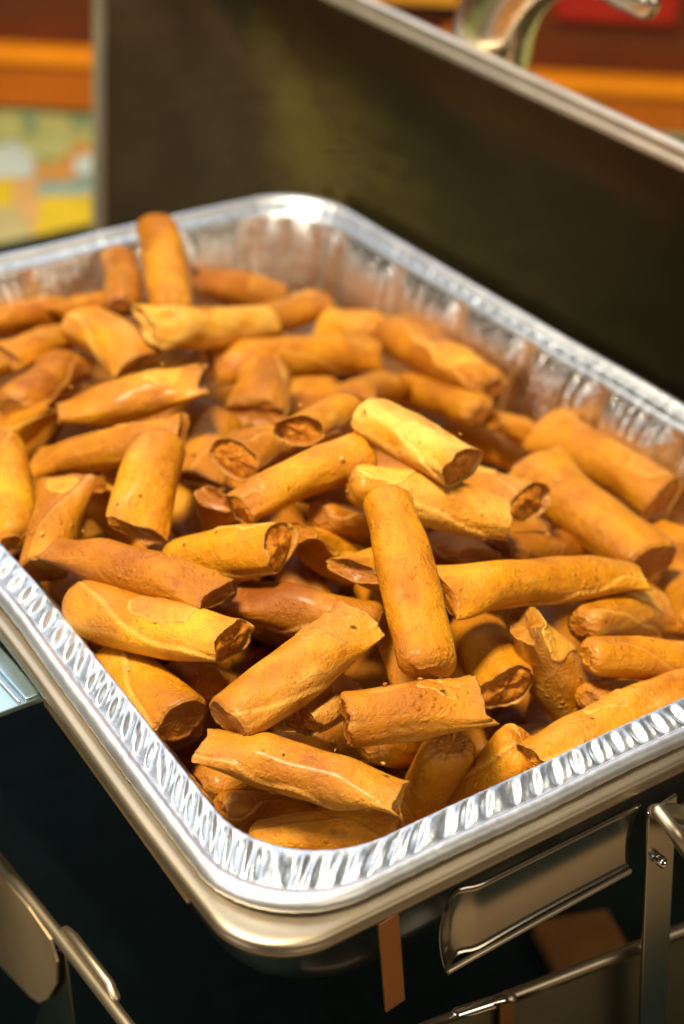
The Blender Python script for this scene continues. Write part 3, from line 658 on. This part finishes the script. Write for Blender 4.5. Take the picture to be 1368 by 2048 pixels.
DATA = '''C 0.1532 0.1755 0.0394 0.1622 0.1282 0.0384 0.0098 r o
K 0.0636 0.0634 0.0074 0.1042 0.0462 0.0104 0.0094 d f
A 0.1274 0.1284 0.0381 0.0946 0.0608 0.0159 0.0086 r r
B 0.1292 0.1511 0.0297 0.1748 0.1172 0.0182 0.0092 r o
BI 0.0254 0.0846 -0.0009 0.0620 0.0318 0.0000 0.0087 f f
BJ 0.0304 0.0659 -0.0311 0.0665 0.0365 -0.0188 0.0073 r f
M 0.0305 0.1764 -0.0013 0.0536 0.1124 0.0121 0.0101 r o
BF 0.1175 0.0313 -0.0118 0.2066 0.0321 -0.0167 0.0092 o r
L 0.0325 0.0851 0.0066 0.0895 0.0907 0.0209 0.0087 d f
I 0.1498 0.0740 0.0058 0.1711 0.0566 -0.0336 0.0103 p r
G 0.1243 0.0902 0.0188 0.2115 0.0836 -0.0003 0.0089 f f
E 0.2005 0.1756 -0.0057 0.2013 0.1299 0.0093 0.0097 r o
F 0.2439 0.1747 -0.0104 0.2371 0.0970 -0.0126 0.0113 f d
D 0.0927 0.1683 0.0204 0.1472 0.1645 0.0311 0.0081 o r
N 0.0341 0.1957 0.0080 0.0602 0.1335 0.0152 0.0085 f f
O 0.0716 0.1791 -0.0007 0.0912 0.1404 0.0211 0.0099 r o
P 0.0605 0.1878 0.0113 0.0938 0.2234 0.0215 0.0099 f r
Q 0.0315 0.2025 -0.0046 0.0588 0.2335 0.0081 0.0087 d f
R 0.0331 0.2311 -0.0089 0.0596 0.2897 -0.0019 0.0081 r r
S 0.0676 0.2750 -0.0072 0.1065 0.2290 0.0176 0.0083 f f
T 0.0871 0.2907 0.0018 0.1374 0.2642 0.0169 0.0092 f f
U 0.1802 0.3213 -0.0132 0.2660 0.3098 -0.0243 0.0101 f f
V 0.1664 0.2646 -0.0065 0.2203 0.3333 -0.0266 0.0115 p r
W 0.1130 0.2013 0.0186 0.1562 0.2198 0.0053 0.0091 o r
X 0.1211 0.2377 -0.0125 0.1564 0.2760 -0.0149 0.0087 f r
Y 0.1318 0.1864 0.0328 0.1715 0.2102 0.0201 0.0085 o r
Z 0.2014 0.2429 -0.0013 0.2667 0.2931 -0.0349 0.0081 f f
AA 0.2749 0.2990 -0.0405 0.2663 0.2325 -0.0213 0.0086 r r
AB 0.2879 0.3273 -0.0265 0.2796 0.2405 -0.0148 0.0101 r r
AC 0.2705 0.2286 -0.0226 0.2855 0.2184 -0.0295 0.0094 f r
AD 0.2750 0.2640 -0.0478 0.2873 0.2218 -0.0455 0.0075 r r
J 0.1571 0.1098 -0.0220 0.1373 0.0668 -0.0117 0.0101 r o
H 0.2873 0.2125 -0.0251 0.2878 0.1390 -0.0224 0.0107 f o
AF 0.2711 0.3595 -0.0338 0.2882 0.3316 -0.0284 0.0089 f r
AG 0.1476 0.3199 0.0132 0.2265 0.3401 -0.0128 0.0090 f r
AH 0.2247 0.3620 -0.0247 0.2862 0.3762 -0.0322 0.0087 f r
AI 0.2322 0.4091 -0.0215 0.2752 0.3954 -0.0379 0.0096 f r
AJ 0.2085 0.4128 0.0121 0.1646 0.3298 0.0119 0.0097 r r
AK 0.1909 0.4189 -0.0022 0.1546 0.3559 0.0068 0.0080 r r
AL 0.1512 0.4055 -0.0168 0.1667 0.3640 0.0024 0.0073 f r
AM 0.1347 0.3616 0.0005 0.1395 0.3138 0.0003 0.0103 r f
AN 0.1017 0.3635 -0.0087 0.1447 0.3845 -0.0180 0.0071 f r
AO 0.1102 0.4116 -0.0155 0.1594 0.4106 -0.0211 0.0074 r r
AP 0.0798 0.3162 -0.0055 0.1262 0.3551 -0.0137 0.0095 r f
AQ 0.0674 0.3339 -0.0315 0.0953 0.3058 -0.0041 0.0103 r f
AR 0.1019 0.4075 -0.0375 0.1360 0.4077 -0.0360 0.0081 r r
AS 0.0730 0.2421 -0.0032 0.0938 0.2421 -0.0323 0.0079 f r
AT 0.0913 0.2527 -0.0083 0.1213 0.2755 -0.0326 0.0070 r r
AU 0.0967 0.1915 0.0108 0.1185 0.2141 -0.0249 0.0070 p r
AV 0.1075 0.1567 0.0128 0.1440 0.1561 -0.0192 0.0089 f r
AW 0.1072 0.1189 0.0179 0.1459 0.1388 -0.0029 0.0083 f r
AX 0.1227 0.1592 0.0134 0.1610 0.1695 -0.0142 0.0070 r r
AY 0.0787 0.1463 0.0012 0.1089 0.1037 0.0040 0.0082 f r
AZ 0.1765 0.1630 -0.0194 0.1692 0.1194 0.0012 0.0079 r f
BA 0.1824 0.1241 -0.0022 0.2418 0.1356 -0.0297 0.0086 r r
BB 0.1756 0.0720 -0.0032 0.2265 0.0780 -0.0193 0.0084 r f
BC 0.1623 0.0544 -0.0001 0.2070 0.0408 -0.0131 0.0076 r r
BD 0.2879 0.1281 -0.0388 0.2303 0.0654 -0.0218 0.0085 f r
BE 0.2869 0.1420 -0.0387 0.2897 0.1111 -0.0322 0.0070 r r
BG 0.1230 0.0418 -0.0114 0.1084 0.0558 -0.0549 0.0096 r r
BH 0.1048 0.0560 -0.0155 0.1091 0.0698 -0.0614 0.0097 r r
BK 0.0334 0.1573 -0.0155 0.0310 0.1090 -0.0094 0.0094 r d
BM 0.0570 0.0783 0.0004 0.0785 0.0843 0.0030 0.0070 o f
BN 0.0522 0.0831 -0.0135 0.0872 0.0989 -0.0423 0.0070 r r
BO 0.0430 0.1317 -0.0116 0.0812 0.1406 -0.0398 0.0070 r r
BQ 0.0307 0.0839 -0.0299 0.0709 0.0811 -0.0560 0.0072 r r
BR 0.2540 0.3500 -0.0640 0.2815 0.3365 -0.0680 0.0071 r r
BS 0.0328 0.1899 -0.0192 0.0566 0.1951 -0.0573 0.0075 r r
BT 0.1604 0.0483 -0.0145 0.2021 0.0588 -0.0366 0.0070 r r
BU 0.0820 0.0716 -0.0164 0.1183 0.0865 -0.0452 0.0070 r r
fill 0.0618 0.3283 -0.0506 0.1243 0.3757 -0.0506 0.0092 f r
fill 0.1881 0.2815 -0.0474 0.1843 0.3473 -0.0474 0.0088 f r
fill 0.0838 0.1593 -0.0191 0.1272 0.2175 -0.0191 0.0094 f r
fill 0.1630 0.1099 -0.0311 0.2038 0.1606 -0.0311 0.0090 f r
fill 0.1138 0.0949 -0.0359 0.0353 0.1038 -0.0359 0.0088 f r
fill 0.1379 0.3120 -0.0680 0.0659 0.3431 -0.0680 0.0085 f r
fill 0.1935 0.2109 -0.0533 0.2550 0.2166 -0.0533 0.0087 f r
fill 0.2299 0.3220 -0.0680 0.1538 0.3398 -0.0680 0.0097 f r
fill 0.0520 0.0780 -0.0604 0.0655 0.1372 -0.0604 0.0097 f r
fill 0.1234 0.2331 -0.0415 0.1249 0.3047 -0.0415 0.0099 f r
fill 0.1651 0.2187 -0.0562 0.0982 0.2270 -0.0562 0.0085 f r
fill 0.1913 0.1235 -0.0480 0.2247 0.1945 -0.0480 0.0099 f r
fill 0.1218 0.3354 -0.0520 0.1531 0.3885 -0.0520 0.0093 f r
fill 0.2354 0.3558 -0.0591 0.1605 0.3641 -0.0591 0.0096 f r
fill 0.1240 0.0525 -0.0484 0.0718 0.0885 -0.0484 0.0088 f r
fill 0.1641 0.1578 -0.0680 0.1355 0.2222 -0.0680 0.0099 f r
fill 0.2002 0.1958 -0.0680 0.2570 0.2402 -0.0680 0.0096 f r
fill 0.1137 0.1356 -0.0365 0.1186 0.2062 -0.0365 0.0089 f r
fill 0.2075 0.2298 -0.0586 0.2441 0.2834 -0.0586 0.0086 f r
fill 0.0966 0.0560 -0.0633 0.1497 0.0598 -0.0633 0.0089 f r
fill 0.1179 0.2684 -0.0595 0.0503 0.2712 -0.0595 0.0088 f r
fill 0.1607 0.1017 -0.0513 0.0974 0.1350 -0.0513 0.0095 f r
fill 0.0934 0.1101 -0.0680 0.1100 0.1795 -0.0680 0.0100 f r
fill 0.0685 0.0612 -0.0680 0.1449 0.0727 -0.0680 0.0096 f r
fill 0.2224 0.0560 -0.0524 0.2545 0.1233 -0.0524 0.0092 f r
fill 0.1092 0.1457 -0.0146 0.1375 0.2038 -0.0146 0.0085 f r
fill 0.1764 0.3931 -0.0680 0.2531 0.4024 -0.0680 0.0093 f r
fill 0.1159 0.0867 -0.0147 0.1453 0.1536 -0.0147 0.0089 f r
fill 0.2697 0.1233 -0.0660 0.2207 0.1682 -0.0660 0.0093 f r
fill 0.0494 0.1937 -0.0282 0.0599 0.2588 -0.0282 0.0088 f r
fill 0.0380 0.1295 -0.0362 0.0798 0.1617 -0.0362 0.0090 f r
fill 0.0980 0.2191 -0.0357 0.0990 0.2809 -0.0357 0.0090 f r
fill 0.1949 0.0632 -0.0680 0.2439 0.1091 -0.0680 0.0085 f r
fill 0.2301 0.1880 -0.0680 0.2842 0.2295 -0.0680 0.0094 f r
fill 0.0847 0.1657 -0.0554 0.0484 0.2266 -0.0554 0.0095 f r
fill 0.1657 0.2245 -0.0680 0.1208 0.2799 -0.0680 0.0086 f r
fill 0.0443 0.1351 -0.0680 0.0843 0.1750 -0.0680 0.0093 f r
fill 0.2123 0.1869 -0.0199 0.1734 0.2407 -0.0199 0.0090 f r
fill 0.2302 0.0467 -0.0370 0.1810 0.0761 -0.0370 0.0086 f r
fill 0.2099 0.1380 -0.0656 0.1694 0.1941 -0.0656 0.0096 f r
fill 0.1820 0.0480 -0.0444 0.1254 0.0793 -0.0444 0.0095 f r
fill 0.0766 0.0793 -0.0671 0.1343 0.0961 -0.0671 0.0094 f r
fill 0.1753 0.0750 -0.0530 0.2264 0.1334 -0.0530 0.0099 f r
fill 0.1376 0.1651 -0.0324 0.1416 0.2262 -0.0324 0.0087 f r
fill 0.2251 0.2744 -0.0680 0.1583 0.2998 -0.0680 0.0087 f r
fill 0.2142 0.2290 -0.0384 0.1423 0.2455 -0.0384 0.0097 f r
fill 0.0475 0.1699 -0.0680 0.0805 0.2115 -0.0680 0.0096 f r
fill 0.0884 0.2542 -0.0680 0.0524 0.3210 -0.0680 0.0095 f r
fill 0.0763 0.3614 -0.0680 0.1339 0.3872 -0.0680 0.0096 f r
fill 0.1873 0.1621 -0.0074 0.1448 0.2190 -0.0074 0.0094 f r
fill 0.1017 0.1980 -0.0445 0.0471 0.2444 -0.0445 0.0091 f r
fill 0.1989 0.1109 -0.0680 0.1266 0.1246 -0.0680 0.0093 f r
fill 0.1920 0.0560 -0.0680 0.2398 0.0800 -0.0680 0.0087 f r
fill 0.1628 0.2417 -0.0553 0.1474 0.3082 -0.0553 0.0090 f r
fill 0.1515 0.1567 -0.0407 0.1566 0.2227 -0.0407 0.0088 f r
fill 0.2696 0.2622 -0.0680 0.2194 0.3025 -0.0680 0.0088 f r
fill 0.0603 0.2659 -0.0433 0.1052 0.3221 -0.0433 0.0091 f r
fill 0.1424 0.1315 -0.0538 0.1188 0.2071 -0.0538 0.0087 f r
fill 0.1650 0.1370 -0.0578 0.1488 0.2037 -0.0578 0.0089 f r
fill 0.2203 0.3650 -0.0680 0.2783 0.3808 -0.0680 0.0090 f r
fill 0.1166 0.1132 -0.0345 0.1740 0.1538 -0.0345 0.0092 f r
fill 0.1115 0.2008 -0.0680 0.0641 0.2566 -0.0680 0.0088 f r
fill 0.1886 0.2218 -0.0680 0.1512 0.2702 -0.0680 0.0090 f r
fill 0.0520 0.0560 -0.0680 0.0564 0.1037 -0.0680 0.0096 f r
fill 0.0483 0.1534 -0.0206 0.0910 0.2120 -0.0206 0.0090 f r
fill 0.0540 0.1480 -0.0544 0.0474 0.2058 -0.0544 0.0091 f r
fill 0.1663 0.0560 -0.0680 0.1809 0.0970 -0.0680 0.0091 f r
fill 0.1056 0.2621 -0.0680 0.0755 0.3197 -0.0680 0.0091 f r
fill 0.1046 0.3089 -0.0595 0.0508 0.3136 -0.0595 0.0087 f r
fill 0.1355 0.2758 -0.0291 0.1590 0.3376 -0.0291 0.0085 f r
fill 0.1032 0.3422 -0.0680 0.1503 0.3807 -0.0680 0.0086 f r
fill 0.2843 0.1227 -0.0680 0.2725 0.1898 -0.0680 0.0090 f r
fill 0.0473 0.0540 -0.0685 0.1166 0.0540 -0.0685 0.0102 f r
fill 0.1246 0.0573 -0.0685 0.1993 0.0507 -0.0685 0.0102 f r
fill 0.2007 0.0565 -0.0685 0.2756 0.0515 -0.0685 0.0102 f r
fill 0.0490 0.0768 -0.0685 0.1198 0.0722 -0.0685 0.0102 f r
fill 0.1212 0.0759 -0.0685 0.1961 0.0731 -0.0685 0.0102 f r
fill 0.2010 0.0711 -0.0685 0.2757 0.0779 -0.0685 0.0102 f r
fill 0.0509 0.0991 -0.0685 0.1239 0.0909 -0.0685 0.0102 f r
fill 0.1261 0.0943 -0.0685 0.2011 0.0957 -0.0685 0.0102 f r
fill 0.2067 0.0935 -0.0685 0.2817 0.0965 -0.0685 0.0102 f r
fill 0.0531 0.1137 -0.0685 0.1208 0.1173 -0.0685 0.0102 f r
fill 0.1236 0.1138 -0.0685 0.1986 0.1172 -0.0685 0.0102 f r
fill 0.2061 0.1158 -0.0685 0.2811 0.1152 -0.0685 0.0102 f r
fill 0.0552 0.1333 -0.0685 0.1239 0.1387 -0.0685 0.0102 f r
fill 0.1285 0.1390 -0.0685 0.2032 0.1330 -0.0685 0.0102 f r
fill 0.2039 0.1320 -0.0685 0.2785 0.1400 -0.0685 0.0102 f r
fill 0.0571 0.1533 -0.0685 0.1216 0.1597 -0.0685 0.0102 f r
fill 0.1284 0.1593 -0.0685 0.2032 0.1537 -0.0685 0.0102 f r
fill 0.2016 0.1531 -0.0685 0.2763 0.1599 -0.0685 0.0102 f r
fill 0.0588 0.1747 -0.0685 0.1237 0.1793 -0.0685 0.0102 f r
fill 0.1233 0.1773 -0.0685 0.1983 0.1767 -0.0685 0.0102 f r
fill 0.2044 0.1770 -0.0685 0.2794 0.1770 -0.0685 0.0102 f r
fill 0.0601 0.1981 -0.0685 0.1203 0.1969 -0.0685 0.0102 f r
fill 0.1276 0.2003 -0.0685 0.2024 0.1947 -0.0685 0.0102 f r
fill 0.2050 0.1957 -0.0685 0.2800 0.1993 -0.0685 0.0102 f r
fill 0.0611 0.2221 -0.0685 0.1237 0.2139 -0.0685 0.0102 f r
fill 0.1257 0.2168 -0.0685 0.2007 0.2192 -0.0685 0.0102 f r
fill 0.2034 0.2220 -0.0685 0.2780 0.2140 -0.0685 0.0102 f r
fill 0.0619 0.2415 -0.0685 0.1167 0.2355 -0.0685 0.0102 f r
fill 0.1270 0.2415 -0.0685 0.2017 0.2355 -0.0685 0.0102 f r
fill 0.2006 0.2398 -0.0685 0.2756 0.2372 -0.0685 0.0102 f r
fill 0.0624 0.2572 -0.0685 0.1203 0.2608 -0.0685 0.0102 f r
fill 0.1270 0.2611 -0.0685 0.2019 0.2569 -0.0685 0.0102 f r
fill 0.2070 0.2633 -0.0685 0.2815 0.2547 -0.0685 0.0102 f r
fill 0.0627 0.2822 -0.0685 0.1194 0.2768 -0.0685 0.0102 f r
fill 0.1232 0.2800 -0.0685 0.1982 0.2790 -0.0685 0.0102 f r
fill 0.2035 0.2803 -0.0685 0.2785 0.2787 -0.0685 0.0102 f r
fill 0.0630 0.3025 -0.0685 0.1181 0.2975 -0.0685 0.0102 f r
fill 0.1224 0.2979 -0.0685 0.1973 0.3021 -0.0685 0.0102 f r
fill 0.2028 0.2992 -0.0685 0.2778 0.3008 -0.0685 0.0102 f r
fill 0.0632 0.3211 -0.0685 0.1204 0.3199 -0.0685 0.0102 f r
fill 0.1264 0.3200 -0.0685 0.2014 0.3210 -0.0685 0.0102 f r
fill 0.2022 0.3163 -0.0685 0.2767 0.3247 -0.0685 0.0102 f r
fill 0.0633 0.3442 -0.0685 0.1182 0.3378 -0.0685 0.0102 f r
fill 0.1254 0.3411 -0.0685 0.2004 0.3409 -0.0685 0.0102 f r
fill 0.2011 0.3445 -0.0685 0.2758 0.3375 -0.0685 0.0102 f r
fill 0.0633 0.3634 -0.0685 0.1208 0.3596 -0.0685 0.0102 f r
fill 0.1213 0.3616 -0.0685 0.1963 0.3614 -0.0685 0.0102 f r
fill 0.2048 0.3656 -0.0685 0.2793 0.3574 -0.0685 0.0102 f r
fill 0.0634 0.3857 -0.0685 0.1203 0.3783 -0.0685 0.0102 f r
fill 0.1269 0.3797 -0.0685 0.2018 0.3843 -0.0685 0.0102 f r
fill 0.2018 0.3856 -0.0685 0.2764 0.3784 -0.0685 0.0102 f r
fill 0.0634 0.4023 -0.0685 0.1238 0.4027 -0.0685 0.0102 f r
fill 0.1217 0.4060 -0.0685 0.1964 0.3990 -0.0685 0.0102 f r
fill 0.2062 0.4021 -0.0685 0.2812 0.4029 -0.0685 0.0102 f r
'''
LABELS = dict(l.split('|') for l in '''C|pale flaky spring roll on top of the heap with its open end showing filling
K|dark ended spring roll with a frayed right end, above the gap by the front rim
A|long smooth spring roll standing almost upright in the middle of the heap
B|spring roll lying crosswise under the pale flaky one, folded right end
BI|long bright spring roll near the front corner with a torn right end
BJ|front corner spring roll half hidden by the crimped rim, lowest of all
M|plump spring roll by the left rim with a gaping torn open right end
BF|bright yellow spring roll lying along the front right rim
L|straight spring roll with a clean dark cut left end and folded right end
I|blistered spring roll topped with a pale patch of wrapper, near the front right
G|straight horizontal spring roll right of the nearly upright long one
E|spring roll with a pinched open end poking out behind the crosswise one
F|wide brown spring roll slanting down toward the right above the horizontal one
D|slanting spring roll with a pale peeling left end, left of the pale flaky roll
N|smooth spring roll just behind the gaping plump one, pointed left corner
O|spring roll with a wide flared oval open end facing right
P|steep spring roll leaning down over its neighbours with a folded dark lower end
Q|crumpled steep spring roll beside the left rim with a pointed flap
R|long smooth spring roll at the left picture edge running down to the rim
S|spring roll lying just below the rough ended one on the left
T|golden spring roll on the left with a rough torn right end
U|longest smooth horizontal spring roll across the back middle
V|end on spring roll with a round closed face under the long horizontal one
W|dark spring roll with an open oval face showing filling, just below the end on one
X|short spring roll leaning left of the dark open faced one
Y|folded spring roll end tucked beside the pale flaky roll
Z|gathered frayed end of a spring roll behind the pale flaky roll
AA|shaded brown spring roll just behind the pale flaky roll
AB|shaded spring roll along the far right wall of the tray
AC|short spring roll with a small open end below the far right wall
AD|dim spring roll peeking out between the pale flaky roll and the right wall
J|short spring roll pointing forward with a pale rimmed open end
H|large blurry spring roll against the right wall with a torn open end
AF|wrinkled spring roll end behind the right end of the longest horizontal roll
AG|pale rough spring roll behind the longest horizontal roll
AH|spring roll with an open end in the back row below the shiny corner
AI|dark orange spring roll lying flat near the far corner of the tray
AJ|spring roll standing upright against the far left wall of the tray
AK|brown spring roll leaning on the far wall beside the upright one
AL|blurry spring roll with a rounded open end left of the upright one
AM|pale lumpy spring roll in the back left below the upright one
AN|small blurry spring roll in the back left, left of the pale lumpy one
AO|blurry spring roll at the far left edge against the wall
AP|short slanting spring roll at the left between two golden ones
AQ|blurry spring roll entering from the left picture edge
AR|dim blurry spring roll at the left picture edge in the back row
AS|short spring roll with a dented corner left of the steep leaning one
AT|tiny visible piece of spring roll above the dented corner
AU|narrow spring roll end with a curled lip in the dark gap at the centre left
AV|brown spring roll right of the flared oval end
AW|crumpled spring roll end touching the left side of the long upright one
AX|small brown spring roll under the peeling slanted one
AY|spring roll with a crumpled left end below the flared oval one
AZ|dark spring roll with a ragged edge under the crosswise one
BA|dark spring roll deep under the wide brown slanting one
BB|spring roll with a torn right edge under the horizontal one on the right
BC|smooth spring roll running out to the right behind the blistered one
BD|steep spring roll at the right picture edge below the tray wall
BE|shaded spring roll end at the right edge under the large blurry one
BG|smooth spring roll slanting down to the front rim beside the bright yellow one
BH|brown spring roll deep behind the torn end of the long bright one
BK|reddish spring roll with a dark blunt end beside the left rim
BM|pale folded spring roll end under the straight clean cut one
BN|small spring roll corner under the clean cut one, above the long bright one
BO|dark spring roll beneath the plump gaping one
BQ|brown spring roll under the long bright one at the front corner
BR|dark spring roll in the gap under the longest horizontal one
BS|dark spring roll in the gap beside the left rim
BT|small dark piece of spring roll beside the blistered one
BU|small dark spring roll in the gap above the long bright one
'''.strip().splitlines())
SPECIAL = {'C': dict(pale=.85, flap=[(-.1, 1.3, .8, 1.6)]), 'I': dict(pale=.35, flap=[(-.36, 1.5, .8, .9)]), 'M': dict(flap=[(.08, 1.6, .7, 1.1)], pale=.12), 'D': dict(flap=[(-.38, 1.2, .8, .7)]),
 'B': dict(pale=.35, flap=[(-.3, 1.2, .9, .9)]), 'E': dict(pale=.25), 'AG': dict(pale=.55), 'AM': dict(pale=.5), 'L': dict(pale=.15), 'BI': dict(pale=.15, toast_shade=-.12), 'BF': dict(pale=.2, toast_shade=-.15),
 'K': dict(toast_shade=.12, flap=[(.25, 1.2, .6, .7)]), 'F': dict(toast_shade=.22), 'G': dict(toast_shade=.03), 'AB': dict(toast_shade=.25), 'AA': dict(toast_shade=.25), 'AI': dict(toast_shade=.25), 'H': dict(toast_shade=.18, flap=[(.3, 1.2, .7, .7)]),  # far right rolls: browning also carries the shade that falls there
 'V': dict(toast_shade=.15), 'W': dict(toast_shade=.28), 'AY': dict(toast_shade=.15), 'BK': dict(toast_shade=.30), 'BA': dict(toast_shade=.3), 'AZ': dict(toast_shade=.3), 'AV': dict(toast_shade=.15), 'A': dict(flap=[]), 'U': dict(flap=[]),
 'T': dict(pale=.1, flap=[(.28, 1.4, .7, .9)]), 'BM': dict(pale=.3), 'BQ': dict(toast_shade=.3), 'BO': dict(toast_shade=.3), 'J': dict(toast_shade=.08), 'AH': dict(toast_shade=.1), 'AK': dict(toast_shade=.4), 'Q': dict(toast_shade=.1, flap=[(.42, 1.3, .6, .6)])}

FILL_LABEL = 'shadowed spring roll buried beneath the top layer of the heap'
for i, line in enumerate(DATA.strip().splitlines()):
    q = line.split(); v = list(map(float, q[1:8]))
    sp = SPECIAL.get(q[0], {})
    if q[0] == 'fill':
        make_roll(v[:3], v[3:6], v[6], q[8], q[9], 500 + i, FILL_LABEL, low=True, toast_shade=.30)  # extra browning on buried rolls paints the shade of the gaps
    else:
        make_roll(v[:3], v[3:6], v[6], q[8], q[9], 40 + i, LABELS[q[0]], **sp)
# crumbs of wrapper lying among the rolls
def crumbs():
    rg = np.random.RandomState(77); V = []; F = []
    L_ = [l.split() for l in DATA.strip().splitlines() if not l.startswith('fill')]
    for k in range(150):
        q = L_[rg.randint(len(L_))]; v = np.array(list(map(float, q[1:8])))
        a = v[:3] + (v[3:6] - v[:3]) * rg.uniform(.1, .9); ax = v[3:6] - v[:3]; ax /= np.linalg.norm(ax)
        side = np.cross(ax, [0, 0, 1.0]); side /= np.linalg.norm(side) + 1e-9; up = np.cross(side, ax)
        ph = rg.uniform(-.9, .9); nrm = up * math.cos(ph) + side * math.sin(ph)
        c = a + nrm * (v[6] * 1.01 + .0001); t2 = np.cross(nrm, ax); s_ = rg.uniform(.0004, .0012) * (2.0 if rg.rand() < .12 else 1); n0 = len(V)
        for j in range(6):
            an = j * PI / 3 + rg.uniform(-.3, .3); r_ = s_ * rg.uniform(.5, 1.2)
            V.append(c + ax * r_ * math.cos(an) + t2 * r_ * math.sin(an) + nrm * rg.uniform(0, .0004))
        V.append(c + nrm * s_ * .6); V.append(c - nrm * .0006)
        for j in range(6):
            F.append((n0 + j, n0 + (j + 1) % 6, n0 + 6)); F.append((n0 + (j + 1) % 6, n0 + j, n0 + 7))
    T = [(.05, .75, .5, 1)] * len(V)
    o = link('pastry_crumbs', V, F, M_wrap, None, attr=T, smooth=False); tag(o, 'tiny pale crumbs of fried wrapper scattered over the spring rolls', 'crumbs', kind='stuff')
crumbs()
